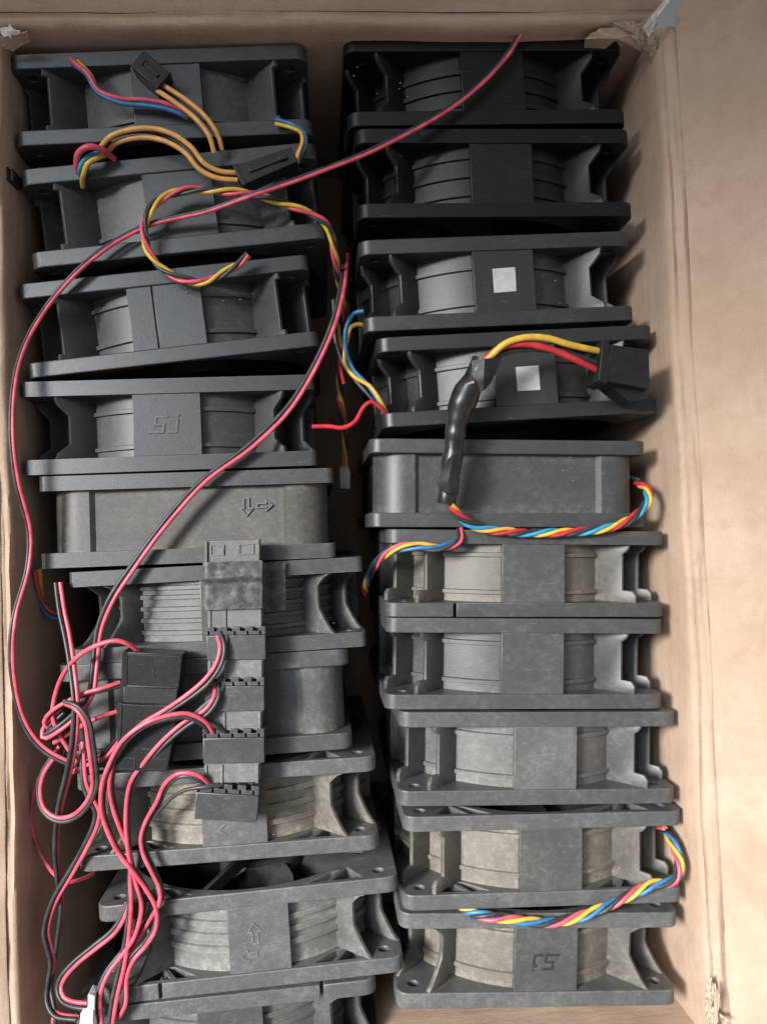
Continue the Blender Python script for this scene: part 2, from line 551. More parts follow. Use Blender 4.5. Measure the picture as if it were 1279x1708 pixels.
def flange_mesh(r=5.0, notches=(), pockets=False, hole=57.0):
    bm = bmesh.new()
    loops = [rounded_square(H, r, 7, notches)]
    loops.append([(hole * math.cos(2 * math.pi * k / 96), hole * math.sin(2 * math.pi * k / 96)) for k in range(96)])
    for sx in (-1, 1):
        for sz in (-1, 1):
            loops.append([(sx * 52.5 + 2.2 * math.cos(2 * math.pi * k / 14), sz * 52.5 + 2.2 * math.sin(2 * math.pi * k / 14)) for k in range(14)])
            if pockets:
                for tri in ([(33.5, 57.2), (45.5, 57.2), (39.5, 46.5)], [(23.5, 57.3), (31, 57.3), (36.0, 48.6), (33.0, 49.2)]):
                    loops.append([(sx * x, sz * z) for x, z in tri])
    allE = []
    for lp in loops:
        vs = [bm.verts.new((x, 0, z + ZC)) for x, z in lp]
        allE += [bm.edges.new((vs[i], vs[(i + 1) % len(vs)])) for i in range(len(vs))]
    bmesh.ops.triangle_fill(bm, use_beauty=True, use_dissolve=False, edges=allE, normal=(0, -1, 0))
    fs = bm.faces[:]
    ret = bmesh.ops.extrude_face_region(bm, geom=fs)
    bmesh.ops.translate(bm, vec=(0, TF, 0), verts=[v for v in ret['geom'] if isinstance(v, bmesh.types.BMVert)])
    return finish(bm, 'flange', 0.45)


def duct_mesh(ridges, w=1.6, h=1.25, taper=0.0):
    yl = T2 - TF + 0.3
    prof = [(-yl, 0.0)]
    for y in sorted(ridges):
        prof += [(y - w * .75, 0), (y - w * .5, h), (y + w * .5, h), (y + w * .75, 0)]
    prof.append((yl, 0.0))
    bm = bmesh.new(); N = 120; rings = []
    full = [(y, R0 + dr + taper * (y / yl)) for y, dr in prof] + [(yl, R0 - 2.2), (-yl, R0 - 2.2)]
    for k in range(N):
        a = 2 * math.pi * k / N
        rings.append([bm.verts.new((r * math.cos(a), y, r * math.sin(a) + ZC)) for y, r in full])
    m = len(full)
    for k in range(N):
        A, B = rings[k], rings[(k + 1) % N]
        for i in range(m):
            j = (i + 1) % m
            bm.faces.new((A[i], A[j], B[j], B[i]))
    return finish(bm, 'duct', 0, 25)


def pad_mesh(xa, xb, top=-0.7):
    yl = T2 - TF + 0.1
    pts = [(xa, top), (xb, top)]
    for k in range(13):
        x = xb + (xa - xb) * k / 12
        pts.append((x, ZC + math.sqrt((R0 - 1) ** 2 - x * x)))
    bm = bmesh.new(); prism_xz(bm, pts, -yl, yl)
    return finish(bm, 'side_pad', 0.35)


def web_mesh(kind):
    """plate beside a corner; u outward along the diagonal, y along the fan axis"""
    yl = T2 - TF + 0.1
    u0 = 55.6; uo = 75.2
    if kind == 'step':
        prof = [(-yl, 0), (-yl + 3.2, 0), (-yl + 5.2, 1.5), (-yl + 5.4, 6.0), (yl - 4.2, 6.0), (yl - 3.4, 4.6), (yl - 1.6, 3.2), (yl, 3.0)]
    elif kind == 'trap':
        prof = [(-yl, 0.3), (-yl + 2.5, 1.0), (-yl + 6.5, 6.4), (yl - 7.5, 6.4), (yl - 3.0, 1.2), (yl, .3)]
    elif kind == 'straight':
        prof = [(-yl, .4), (-yl + 2.4, .4), (-yl + 2.6, 2.6), (yl - 2.6, 2.6), (yl - 2.4, .4), (yl, .4)]
    else:
        prof = []
        for k in range(15):
            t = k / 14
            y = -yl + 2 * yl * t
            dip = 8.5 * (1 - (1 - math.sin(math.pi * min(1, max(0, t)))) ** 1.6)
            dip = 8.5 * min(1, (t / 0.42) ** 0.8) * min(1, ((1 - t) / 0.22) ** 0.7) if kind == 'curve' else dip
            prof.append((y, dip))
    th = 1.0
    s = 1 / math.sqrt(2)
    bm = bmesh.new()
    poly = [(u0, -yl)] + [(uo - dp, y) for y, dp in prof] + [(u0, yl)]
    # remove doubled first/last
    a = [bm.verts.new((u * s + th * s, y, ZC + u * s - th * s)) for u, y in poly]
    b = [bm.verts.new((u * s - th * s, y, ZC + u * s + th * s)) for u, y in poly]
    n = len(poly)
    bm.faces.new(a); bm.faces.new(b[::-1])
    for i in range(n):
        j = (i + 1) % n
        bm.faces.new((a[i], b[i], b[j], a[j]))
    me = finish(bm, 'corner_web', 0.3, 35)
    return me


def shift_mesh(me, dx, dz):
    m2 = me.copy()
    m2.transform(Matrix.Translation((dx * MM, 0, dz * MM)))
    return m2


def rot_y(deg):
    """turn about the fan axis (which runs at z = -60 mm)"""
    a = math.radians(deg)
    return Matrix.Translation((0, 0, ZC * MM)) @ Matrix.Rotation(a, 4, 'Y') @ Matrix.Translation((0, 0, -ZC * MM))


def shell_mesh():
    """closed housing with thick rounded corner columns and sunken panels"""
    yl = T2 - TF + 0.1
    pts = []
    h, r = 57.4, 13.0
    for q in range(4):
        ca, sa = math.cos(math.radians(90 * q)), math.sin(math.radians(90 * q))
        loc = []
        for k in range(11):
            a = math.radians(90 * k / 10)
            loc.append((h - r + r * math.cos(a), h - r + r * math.sin(a)))
        loc += [(40.5, h), (38.6, h - 1.9), (36, h - 2.1), (0, h - 1.2), (-36, h - 2.1), (-38.6, h - 1.9), (-40.5, h)]
        pts += [(x * ca - z * sa, x * sa + z * ca + ZC) for x, z in loc]
    bm = bmesh.new()
    a = [bm.verts.new((x, -yl, z)) for x, z in pts]; b = [bm.verts.new((x, yl, z)) for x, z in pts]
    n = len(pts)
    for i in range(n):
        j = (i + 1) % n
        bm.faces.new((a[i], b[i], b[j], a[j]))
    bmesh.ops.recalc_face_normals(bm, faces=bm.faces)
    return finish(bm, 'housing', 0, 22)


def hub_mesh():
    bm = bmesh.new()
    prof = [(0, 13), (17, 13), (19.5, 11.5), (20, 9), (20, -15), (0, -15)]
    N = 32; rings = []
    for k in range(N):
        a = 2 * math.pi * k / N
        rings.append([bm.verts.new((r * math.cos(a), y, r * math.sin(a) + ZC)) for r, y in prof])
    for k in range(N):
        A, B = rings[k], rings[(k + 1) % N]
        for i in range(len(prof) - 1):
            try:
                bm.faces.new((A[i], A[i + 1], B[i + 1], B[i]))
            except ValueError:
                pass
    return finish(bm, 'hub', 0, 30)


def blade_mesh():
    bm = bmesh.new(); rows = []
    for i in range(6):
        t = i / 5; r = 19.5 + 34.5 * t
        row = []
        for k in range(5):
            c = k / 4
            ang = (c - .5) * (0.85 - 0.15 * t) + 0.18 * math.sin(math.pi * c) * .3 + 0.25 * t
            y = 11 - 22 * c + 4 * math.sin(math.pi * c)
            row.append(bm.verts.new((r * math.cos(ang), y, r * math.sin(ang) + ZC)))
        rows.append(row)
    for a, b in zip(rows, rows[1:]):
        for k in range(4):
            bm.faces.new((a[k], a[k + 1], b[k + 1], b[k]))
    bmesh.ops.solidify(bm, geom=bm.faces[:], thickness=1.3)
    return finish(bm, 'blade', 0, 40)


def strut_mesh():
    bm = bmesh.new()
    box(bm, 15, 56.8, 12.5, 18.2, ZC - 1.1, ZC + 1.1)
    return finish(bm, 'strut', 0.3)


ME = {}


def cached(key, fn):
    if key not in ME:
        ME[key] = fn()
    return ME[key]


def build_fan(q, spec, label):
    P = [at(*p)[:2] for p in q]
    w = (np.linalg.norm(P[1] - P[0]) + np.linalg.norm(P[3] - P[2])) / 2
    ax = P[1] - P[0] + P[3] - P[2]; ax /= np.linalg.norm(ax); nn = np.array([-ax[1], ax[0]])
    t = float(np.dot((P[0] + P[1] - P[2] - P[3]) / 2, nn))
    c = sum(P) / 4
    root = empty('axial_fan', (c[0], c[1], spec.get('z', 0.0)), math.atan2(ax[1], ax[0]), (w / 120.0, t / 38.0, 1))
    tag(root, label, 'fan', 'used axial fans packed in the box')
    kind = spec['kind']; du = spec['dust']; dp = spec.get('pad_dust', du * 0.45); df = spec.get('flange_dust', du * 0.4)
    base = spec.get('base', (0.027, 0.028, 0.029)); dc = spec.get('dcol', (0.31, 0.295, 0.265))
    mf, mdk, mp, mw = plastic(df, base), plastic(du, base, dc, ledge=True), plastic(dp, base), plastic(spec.get('web_dust', du * 0.6), base, dc, ledge=True)
    rc = spec.get('r', 5.0)
    pk = spec.get('pockets', False)
    for i, (y0, key) in enumerate(((T2 - TF, 'nu'), (-T2, 'nl'))):
        nt = spec.get(key, ())
        obj('flange', cached(('fl', rc, nt, pk), lambda: flange_mesh(rc, nt, pk)), mf, root, (0, y0, 0))
    if kind == 'shell':
        obj('housing', cached('shell', shell_mesh), mdk, root)
    else:
        rd = spec.get('ridges', (-8.5, 7.5))
        obj('duct', cached(('duct', rd, spec.get('rw', 1.5)), lambda: duct_mesh(rd, spec.get('rw', 1.5))), mdk, root)
        for s, (xa, xb) in enumerate(spec['pads']):
            obj('side_pad', cached(('pad', xa, xb), lambda: pad_mesh(xa, xb)), mp, root)
        for deg in (90, -90):
            o = obj('side_pad', cached(('pad', -13, 13), lambda: pad_mesh(-13, 13)), mp, root)
            o.matrix_local = rot_y(deg)
        base_web = cached(('web', kind), lambda: web_mesh(kind))
        v = 8.4 / math.sqrt(2)
        for side, sg in (('a', 1), ('b', -1)):
            me = cached(('web', kind, side), lambda: shift_mesh(base_web, -v * sg, v * sg))
            for deg in (0, -90, 90, 180):
                o = obj('corner_web', me, mw, root)
                o.matrix_local = rot_y(deg)
    obj('hub', cached('hub', hub_mesh), plastic(0.25), root)
    bl = cached('blade', blade_mesh)
    for k in range(7):
        o = obj('blade', bl, plastic(0.3), root); o.matrix_local = rot_y(k * 360 / 7 + spec.get('turn', 10))
    st = cached('strut', strut_mesh)
    for k in range(4):
        o = obj('strut', st, plastic(0.4), root); o.matrix_local = rot_y(k * 90 + spec.get('strut', 60))
    return root


LEFT = 'left stack'
RIGHT = 'right stack'
PR = ((-11.0, 16.0),)          # pads in the right stack
PL = ((-16.0, 13.0),)
CLEAN, MIDD, DUSTY = 0.10, 0.30, 0.62
FANS = {
    'L1': ([(8, 92), (508, 70), (24, 241), (525, 222)], dict(kind='straight', dust=.30, pads=((-12, 16),), ridges=(-9,)),
           'shadowed black fan at the top of the left stack, against the far wall'),
    'L2': ([(32, 285), (525, 232), (46, 445), (548, 398)], dict(kind='straight', dust=.42, pads=((-12, 16),), ridges=(-7,), pad_dust=.14),
           'black fan under the loop of twisted wire, second in the left stack'),
    'L3': ([(28, 475), (516, 421), (44, 630), (528, 578)], dict(kind='straight', dust=.22, pads=((-16.5, -6.2), (-5.8, 14)), ridges=(-7, 8), r=3.5),
           'tilted black fan with a seam down its middle pad, third in left stack'),
    'L4': ([(32, 637), (524, 624), (39, 793), (528, 776)], dict(kind='trap', dust=.22, pads=((-15.5, 12.5),), ridges=(-8.5, 6.5), r=2.5, pad_dust=.08),
           'black fan with upright embossed two-letter logo on its pad, fourth in left stack'),
    'L5': ([(60, 794), (555, 781), (68, 950), (560, 929)], dict(dcol=(.30, .25, .19), kind='shell', dust=.40, flange_dust=.22, r=3.0),
           'closed-sided dusty fan with two embossed arrows, fifth in the left stack'),
    'L6': ([(110, 955), (605, 929), (122, 1110), (609, 1078)], dict(kind='curve', dust=.55, pads=((-7.5, 17),), ridges=(-9, -4, 1, 6, 10), r=2.5, pad_dust=.2),
           'ribbed dusty fan beneath the taped connector strip, sixth in the left stack'),
    'L7': ([(90, 1112), (582, 1082), (105, 1283), (587, 1250)], dict(kind='shell', dust=.38, flange_dust=.26),
           'closed-sided fan behind both connector strips, seventh in the left stack'),
    'L8': ([(122, 1297), (627, 1260), (130, 1455), (633, 1420)], dict(dcol=(.33, .285, .22), kind='curve', dust=.85, pads=((-11, 15),), ridges=(-6, 0, 6), pad_dust=.5, flange_dust=.46, pockets=True, rw=2.0),
           'very dusty ribbed fan below the last connector, eighth in the left stack'),
    'L9': ([(160, 1514), (667, 1462), (168, 1680), (671, 1622)], dict(kind='curve', dust=.85, pads=((-9.5, 15),), ridges=(-4, 1, 6), pad_dust=.50, flange_dust=.50, pockets=True, nl=(-37.0,), rw=2.0, turn=24, strut=70),
           'dusty fan with open upward face and arrow outlines, ninth in the left stack'),
    'L10': ([(118, 1690), (627, 1632), (128, 1850), (636, 1795)], dict(kind='curve', dust=.6, pads=((-12, 14),), ridges=(-6, 2, 7), flange_dust=.46, nu=(38.0,)),
            'fan cut off by the bottom edge, last in the left stack'),
    'R1': ([(570, 62), (1036, 58), (582, 208), (1050, 205)], dict(kind='trap', dust=.07, pads=PR, ridges=(-9, -2, 5), pad_dust=.02, base=(.005, .005, .0048)),  # near-black base and low dust carry the shade of the far end
           'black fan tinted for shade at the top of the right stack by the torn corner'),
    'R2': ([(583, 214), (1055, 213), (604, 362), (1056, 360)], dict(kind='trap', dust=.06, pads=PR, ridges=(-8, 0, 8), pad_dust=.06, base=(.005, .005, .0048)),  # shade of the top end is put into this base colour
           'black fan tinted darker for shade, crossed by the red wire, second in the right stack'),
    'R3': ([(598, 400), (1053, 384), (606, 553), (1059, 533)], dict(kind='trap', dust=.16, pads=PR, ridges=(-8.5, 6.5), pad_dust=.08, flange_dust=.13, base=(.0126, .0126, .012)),  # base lowered as well, shade painted into the plastic
           'black fan with a white square sticker, third in the right stack'),
    'R4': ([(630, 562), (1092, 541), (636, 714), (1099, 686)], dict(kind='trap', dust=.16, pads=PR, ridges=(-8.5, 6.5), pad_dust=.12, base=(.014, .014, .013)),
           'black fan with white sticker under the yellow and red wires, fourth in right stack'),
    'R5': ([(614, 731), (1078, 735), (618, 879), (1082, 880)], dict(kind='shell', dust=.25, flange_dust=.17),
           'closed-sided black fan with smooth flat face, fifth in the right stack'),
    'R6': ([(648, 883), (1110, 886), (640, 1029), (1112, 1030)], dict(dcol=(.33, .285, .22), kind='step', dust=.62, pads=PR, ridges=(-8.5, 8.0), pad_dust=.34, flange_dust=.24, nl=(-31.0,), nu=(-29.0,)),
           'dust-speckled fan with notched flange below the twisted wire, sixth in right stack'),
    'R7': ([(640, 1031), (1108, 1033), (646, 1184), (1110, 1183)], dict(kind='step', dust=.26, pads=PR, ridges=(-8.5, 8.0), pad_dust=.32, flange_dust=.28),
           'cleaner blue-grey fan with stepped corner plates, seventh in the right stack'),
    'R8': ([(663, 1189), (1130, 1187), (667, 1346), (1131, 1341)], dict(kind='step', dust=.52, pads=PR, ridges=(-8.5, 8.0), pad_dust=.52, flange_dust=.36),
           'grey dusty fan with no wire on it, eighth in the right stack'),
    'R9': ([(672, 1364), (1142, 1353), (674, 1521), (1139, 1506)], dict(dcol=(.33, .285, .22), kind='step', dust=.75, pads=PR, ridges=(-7.0, 9), pad_dust=.36, flange_dust=.46, pockets=True),
           'dirty fan with coloured wires leaving its right corner, ninth in right stack'),
    'R10': ([(667, 1527), (1135, 1521), (661, 1683), (1130, 1680)], dict(dcol=(.33, .285, .22), kind='curve', dust=.70, pads=PR, ridges=(-7.5, 9), pad_dust=.34, flange_dust=.50),
            'dusty fan with upside-down embossed logo at the bottom of the right stack'),
}
FAN = {k: build_fan(*v) for k, v in FANS.items()}

# ------------------------------------------------------------------ marks and stickers on the fans
SJ = [((6.4, 7.2), (2.2, 7.2)), ((2.2, 7.2), (1.7, 4.2)), ((1.7, 4.2), (5.2, 4.2)), ((5.2, 4.2), (4.7, 1.2)), ((4.7, 1.2), (-.8, 1.2)),
      ((10.5, 5.9), (9.9, 1.2)), ((9.9, 1.2), (6.7, 1.2)), ((9.2, 5.9), (10.5, 5.9)), ((10.8, 7.7), (10.75, 7.5))]
ARROW = [((0, 0), (0, 4.5)), ((0, 4.5), (-1.6, 4.5)), ((-1.6, 4.5), (1.1, 7.8)), ((1.1, 7.8), (3.8, 4.5)), ((3.8, 4.5), (2.2, 4.5)), ((2.2, 4.5), (2.2, 0)), ((2.2, 0), (0, 0))]


def mark(fan, name, segs, px, rot, scale, wline, zl, mat):
    bm = bmesh.new()
    s = [((a[0] * scale, a[1] * scale), (b[0] * scale, b[1] * scale)) for a, b in segs]
    cx = sum(a[0] + b[0] for a, b in s) / (2 * len(s)); cy = sum(a[1] + b[1] for a, b in s) / (2 * len(s))
    s = [((a[0] - cx, a[1] - cy), (b[0] - cx, b[1] - cy)) for a, b in s]
    strokes(bm, s, wline, 0.36, -0.3)
    root = FAN[fan]
    p = at(px[0], px[1], zl)
    rz = root.rotation_euler.z; d = np.array(p[:2]) - np.array([root.location.x, root.location.y]) / MM
    lx = (d[0] * math.cos(rz) + d[1] * math.sin(rz)) / root.scale.x
    ly = (-d[0] * math.sin(rz) + d[1] * math.cos(rz)) / root.scale.y
    return obj(name, finish(bm, name, 0.08), mat, root, (lx, ly, zl), (0, 0, math.radians(rot)))


mark('L4', 'embossed_logo', SJ, (278, 707), 0, 1.05, 1.0, -0.7, plastic(.30))
mark('R10', 'embossed_logo', SJ, (905, 1606), 180, 0.95, 0.95, -0.7, plastic(.08, (.014, .014, .014)))
mark('L5', 'embossed_arrow', ARROW, (411, 845), 180, 0.95, .55, -4.0, plastic(.6))
mark('L5', 'embossed_arrow', ARROW, (441, 843), -90, 0.8, .55, -4.0, plastic(.6))
mark('L9', 'embossed_arrow', ARROW, (425, 1558), 6, 1.0, .5, -0.7, plastic(.6))
mark('L9', 'embossed_arrow', ARROW, (417, 1594), 96, 0.8, .5, -0.7, plastic(.6))
mark('L8', 'embossed_arrow', [((0, 0), (3, 2)), ((0, 0), (3, -2))], (370, 1385), 6, 1.0, .5, -0.7, plastic(.6))

for fan, q in (('R3', [(821, 448), (859, 445), (861, 485), (824, 488)]), ('R4', [(860, 612), (898, 609), (901, 650), (863, 652)])):
    bm = bmesh.new()
    root = FAN[fan]
    quad_prism(bm, [at(*p, -0.5) for p in q], -0.66, -0.5)
    me = finish(bm, 'sticker')
    o = obj('sticker', me, M['sticker'], root)
    rm = Matrix.LocRotScale(root.location, root.rotation_euler, root.scale)
    o.matrix_parent_inverse = rm.inverted()
    o['label'] = 'small white square sticker'

# ------------------------------------------------------------------ connectors
cp = plastic(.20, (.022, .022, .023), rough=.32); cpd = plastic(.62, (.03, .03, .03)); cpn = plastic(.66, (.03, .03, .03), (.30, .29, .27))


def wq(px, z):
    return [at(p[0], p[1], z)[:2] for p in px]


def rq(x0, y0, x1, y1, z, skew=0.0, xs=0.0):
    """axis-parallel pixel rectangle with slight slope"""
    return wq([(x0, y0), (x1, y0 + skew), (x1 + xs, y1 + skew), (x0 + xs, y1)], z)


def socket(parent, q, z0, z1, mat, name='connector_body', rim=True):
    bm = bmesh.new()
    if rim:
        quad_prism(bm, q, z0, z1, 0, 1, .25, 1)
        bo = obj(name, finish(bm, name, .35), mat, parent)
        bm = bmesh.new()
        quad_prism(bm, q, z0, z1 - 4.0, 0, 1, 0, .245)
        big = [.13, .35, .57, .79]
        e = [0.0]
        for b in big:
            e += [b, b + .09]
        e += [1.0]
        for a, b in zip(e[::2], e[1::2]):
            quad_prism(bm, q, z1 - 3.9, z1 - .25, a, b, 0, .125)
        sm = [.02, .245, .465, .685, .90]
        e = [0.0]
        for b in sm:
            e += [b, b + .035]
        e += [1.0]
        for a, b in zip(e[::2], e[1::2]):
            if b - a > 0.005:
                quad_prism(bm, q, z1 - 3.9, z1 - .3, a, b, .13, .24)
        obj('socket_rim', finish(bm, 'socket_rim', .12), mat, bo)
    else:
        quad_prism(bm, q, z0, z1)
        bo = obj(name, finish(bm, name, .4), mat, parent)
    return bo


chain = empty('connector_strip', (0, 0, 0))
tag(chain, 'dusty strip of plugged power connectors with grey tape across fans', 'connector')
ZT = 13.0
# top plug
b = socket(chain, rq(341, 903, 432, 942, ZT, -4), 3, ZT - 1.2, cpn, 'plug', rim=False)
bm = bmesh.new()
for (a, c) in ((0.10, .36), (.62, .90)):
    qq = rq(341, 903, 432, 942, ZT, -4)
    for (u0, u1, v0, v1) in ((a, c, .18, .22), (a, c, .60, .64), (c - .02, c, .22, .60), (a, a + .02, .22, .60)):
        quad_prism(bm, qq, ZT - 1.3, ZT - .7, u0, u1, v0, v1)
for u0 in (0.0, .955):
    quad_prism(bm, rq(341, 903, 432, 942, ZT, -4), ZT - 1.3, ZT - .2, u0, u0 + .045, 0, 1)
obj('latch_rib', finish(bm, 'latch_rib', .1), cpn, b)
for i, (bx0, by0, bx1, by1, nk) in enumerate(((344, 1047, 442, 1102, (347, 1014, 437, 1050)), (341, 1132, 440, 1188, (347, 1101, 438, 1135)),
                                              (338, 1218, 440, 1275, (345, 1187, 436, 1221)), (328, 1307, 432, 1367, (341, 1274, 432, 1309)))):
    n_ = socket(chain, rq(*nk, ZT, -1), 3, ZT - 1.6, cpn, 'connector_neck', rim=False)
    bm = bmesh.new()
    quad_prism(bm, rq(*nk, ZT - 1.6, -1), ZT - 1.8, ZT - 1.0, .30, .335, .06, .94)
    quad_prism(bm, rq(*nk, ZT - 1.6, -1), ZT - 1.8, ZT - 1.0, 0, .05, .06, .94)
    quad_prism(bm, rq(*nk, ZT - 1.6, -1), ZT - 1.8, ZT - 1.0, .94, .985, .06, .94)
    obj('latch_rib', finish(bm, 'latch_rib', .1), cpn, n_)
    socket(chain, rq(bx0, by0, bx1, by1, ZT, -2 if i < 3 else 6, 1 if i < 3 else -4), 2, ZT, plastic(.26 if i < 2 else .20, (.017, .017, .02), (.30, .29, .28), .36))
# tape over the chain
bm = bmesh.new(); rows = []
xs = np.linspace(338, 476, 40)
for j in range(22):
    v = j / 21
    row = []
    for x in xs:
        drop = max(0, min(1, (x - 437) / 14)); drop = drop * drop * (3 - 2 * drop)
        z = ZT + 0.5 - drop * 11.3 - max(0, (343 - x) / 5) * 1.2
        z += 0.6 * mnoise.noise((x * .06, v * 4, 2)) * (1 - drop) + .7 * math.exp(-((v - .32) / .07) ** 2) * (1 - drop) - .4 * math.exp(-((v - .45) / .06) ** 2) * (1 - drop)
        y = 938 + 80 * v + (x - 338) * (-.03) + (4 if x > 440 else 0) + mnoise.noise((x * .1, j * .1, 5)) * .8
        p = at(x, y, z)
        row.append(bm.verts.new(p))
    rows.append(row)
for a, b in zip(rows, rows[1:]):
    for k in range(len(xs) - 1):
        bm.faces.new((a[k], a[k + 1], b[k + 1], b[k]))
bmesh.ops.solidify(bm, geom=bm.faces[:], thickness=0.25)
o = obj('tape', finish(bm, 'tape', 0, 45), M['dtape'], chain); o['label'] = 'grey tape wrapped round the strip'

blk = empty('connector_strip', (0, 0, 0))
tag(blk, 'clean black connector pair lying left of the dusty strip', 'connector')
ZB = 14.0
cb1 = plastic(.05, (.008, .008, .0085), rough=.34)
s1 = socket(blk, wq([(203, 1087), (304, 1092), (298, 1150), (203, 1147)], ZB), 3, ZB, cb1, rim=False)
bm = bmesh.new(); q1 = wq([(203, 1087), (304, 1092), (298, 1150), (203, 1147)], ZB)
for u0, u1, v0, v1 in ((.0, .09, .0, .97), (.09, .97, .05, .09), (.09, .97, .93, .97)):
    quad_prism(bm, q1, ZB - .1, ZB + .35, u0, u1, v0, v1)
quad_prism(bm, q1, ZB - .1, ZB + .3, .52, .545, .48, .62)
obj('moulded_rib', finish(bm, 'moulded_rib', .1), cb1, s1)
socket(blk, wq([(205, 1146), (296, 1149), (293, 1178), (204, 1176)], ZB - 1), 3, ZB - 1.5, plastic(.12, (.012, .012, .012)), 'connector_neck', rim=False)
s2 = socket(blk, wq([(197, 1172), (299, 1177), (278, 1288), (194, 1286)], ZB), 3, ZB, cb1, rim=False)
bm = bmesh.new(); q2 = wq([(197, 1172), (299, 1177), (278, 1288), (194, 1286)], ZB)
quad_prism(bm, q2, ZB - .1, ZB + .4, .0, .06, .0, .5); quad_prism(bm, q2, ZB - .1, ZB + .4, .06, 1, .0, .03)
for u0, u1 in ((.06, .36), (.62, .95)):
    quad_prism(bm, q2, ZB - .1, ZB + .3, u0, u1, .80, .82); quad_prism(bm, q2, ZB - .1, ZB + .3, u0, u1, .95, .97)
    quad_prism(bm, q2, ZB - .1, ZB + .3, u1 - .02, u1, .82, .95)
obj('moulded_rib', finish(bm, 'moulded_rib', .1), cb1, s2)


def small_plug(name, px, z0, z1, label, mat, ribs=True):
    root = empty(name, (0, 0, 0)); tag(root, label, 'connector')
    q = wq(px, z1)
    bm = bmesh.new(); quad_prism(bm, q, z0, z1, 0, .93)
    obj('plug_body', finish(bm, 'plug_body', .4), mat, root)
    bm = bmesh.new(); quad_prism(bm, q, z0 + 1, z1 + .6, .93, 1.0, -.04, 1.04)
    obj('plug_lip', finish(bm, 'plug_lip', .3), mat, root)
    if ribs:
        bm = bmesh.new(); quad_prism(bm, q, z1 - .1, z1 + .9, .15, .8, .40, .60); quad_prism(bm, q, z1 - .1, z1 + 1.5, .15, .28, .36, .64)
        obj('latch', finish(bm, 'latch', .2), mat, root)
    return root


dk = plastic(.06, (.010, .010, .010))
small_plug('wire_plug', [(240, 82), (284, 122), (262, 148), (218, 108)], 0, 8, 'small dark plug with orange wires on the topmost left fan', dk)
small_plug('wire_plug', [(493, 243), (397, 306), (389, 275), (470, 240)][0:0] or [(497, 268), (404, 308), (388, 276), (486, 244)], 2, 11, 'black plug ending two orange wires, beside the red cable', dk)
# connector at the end of the yellow and red wires
pc = empty('power_connector', (0, 0, 0)); tag(pc, 'black power connector on yellow and red wires over the right stack', 'connector')
qc = wq([(1012, 570), (1088, 588), (1086, 660), (1020, 640)], 20)
bm = bmesh.new(); quad_prism(bm, wq([(1016, 572), (1084, 582), (1086, 650), (1010, 636)], 20), 4, 20, taper=.04)
obj('connector_body', finish(bm, 'connector_body', .6), cb1, pc)
bm = bmesh.new(); quad_prism(bm, wq([(1005, 567), (1017, 569), (1013, 640), (998, 634)], 21), 6, 21)
obj('connector_lip', finish(bm, 'connector_lip', .4), cb1, pc)
bm = bmesh.new(); quad_prism(bm, wq([(1004, 632), (1062, 634), (1082, 664), (1050, 670)], 14), 2, 14, taper=.05)
obj('connector_foot', finish(bm, 'connector_foot', .5), cb1, pc)
bm = bmesh.new(); quad_prism(bm, wq([(-6, 276), (21, 279), (21, 299), (-6, 301)], 4), -6, 3)
wc = empty('wire_clip', (0, 0, 0)); tag(wc, 'small black clip poking over the box edge at the left', 'clip')
obj('clip_body', finish(bm, 'clip_body', .5), dk, wc)
bm = bmesh.new(); qw = wq([(-6, 276), (21, 279), (21, 299), (-6, 301)], 4)
for r_ in ((0, .75, 0, .14), (0, .75, .86, 1), (.64, .76, .14, .86)):
    quad_prism(bm, qw, 2.9, 4.2, *r_)
obj('clip_frame', finish(bm, 'clip_frame', .2), dk, wc)
wp = empty('wire_plug', (0, 0, 0)); tag(wp, 'tiny pale green plug down in the gap between the stacks', 'connector')
bm = bmesh.new(); quad_prism(bm, wq([(566, 780), (584, 782), (584, 816), (567, 815)], -60), -68, -60)
obj('plug_body', finish(bm, 'plug_body', .4), M['green'], wp)
bm = bmesh.new(); quad_prism(bm, wq([(568, 776), (582, 777), (582, 782), (568, 782)], -60), -67, -61)
obj('plug_lip', finish(bm, 'plug_lip', .3), M['green'], wp)

# ------------------------------------------------------------------ cables
RB = [('red', 'red_wire'), ('black', 'black_wire')]
G1 = 'red and black power cables'


def rb(pts, label, phase=0.0, turns=260, r=.88, strands=RB):
    return cable('power_cable', pts, strands, label, r=r, turns=turns, phase=phase, group=G1)


rb([(866, 58, 4), (845, 92, 5), (800, 140, 5), (740, 186, 6), (620, 250, 10), (500, 297, 14), (430, 321, 15), (350, 350, 9), (240, 377, 5), (140, 441, 5), (72, 520, 4),
    (32, 600, 8), (20, 700, 12), (27, 800, 11), (49, 890, 6), (46, 950, 7), (24, 1030, 12), (19, 1110, 12), (38, 1200, 8), (66, 1243, 6), (108, 1270, 6), (135, 1276, 6), (165, 1262, 8)],
   'long red and black cable sweeping from the top across to the left wall', 2.45, 9000, .76)
rb([(576, 425, -34), (575, 448, -14), (572, 472, -2), (566, 502, 3), (556, 540, 5), (530, 600, 5), (482, 680, 5), (420, 742, 5), (340, 802, 5), (270, 880, 5), (210, 962, 5), (186, 1000, 5), (166, 1050, 4), (158, 1110, 5),
    (150, 1160, 8), (128, 1190, 10), (98, 1216, 11), (74, 1228, 9), (80, 1210, 7), (104, 1186, 6)],
   'red and black cable running diagonally over the logo fan to the tangle', 2.75, 5000)
rb([(97, 972, 3), (104, 1020, 5), (112, 1060, 7), (121, 1120, 11), (127, 1175, 14), (124, 1230, 13), (113, 1290, 10), (102, 1335, 6), (95, 1380, 2), (93, 1420, 0), (97, 1470, -2), (103, 1510, -2), (99, 1548, -2), (90, 1605, -2), (84, 1650, -1), (90, 1690, 2), (88, 1730, 4)],
   'red and black cable with a cut end dropping straight past the closed fan', 3.1, 520)
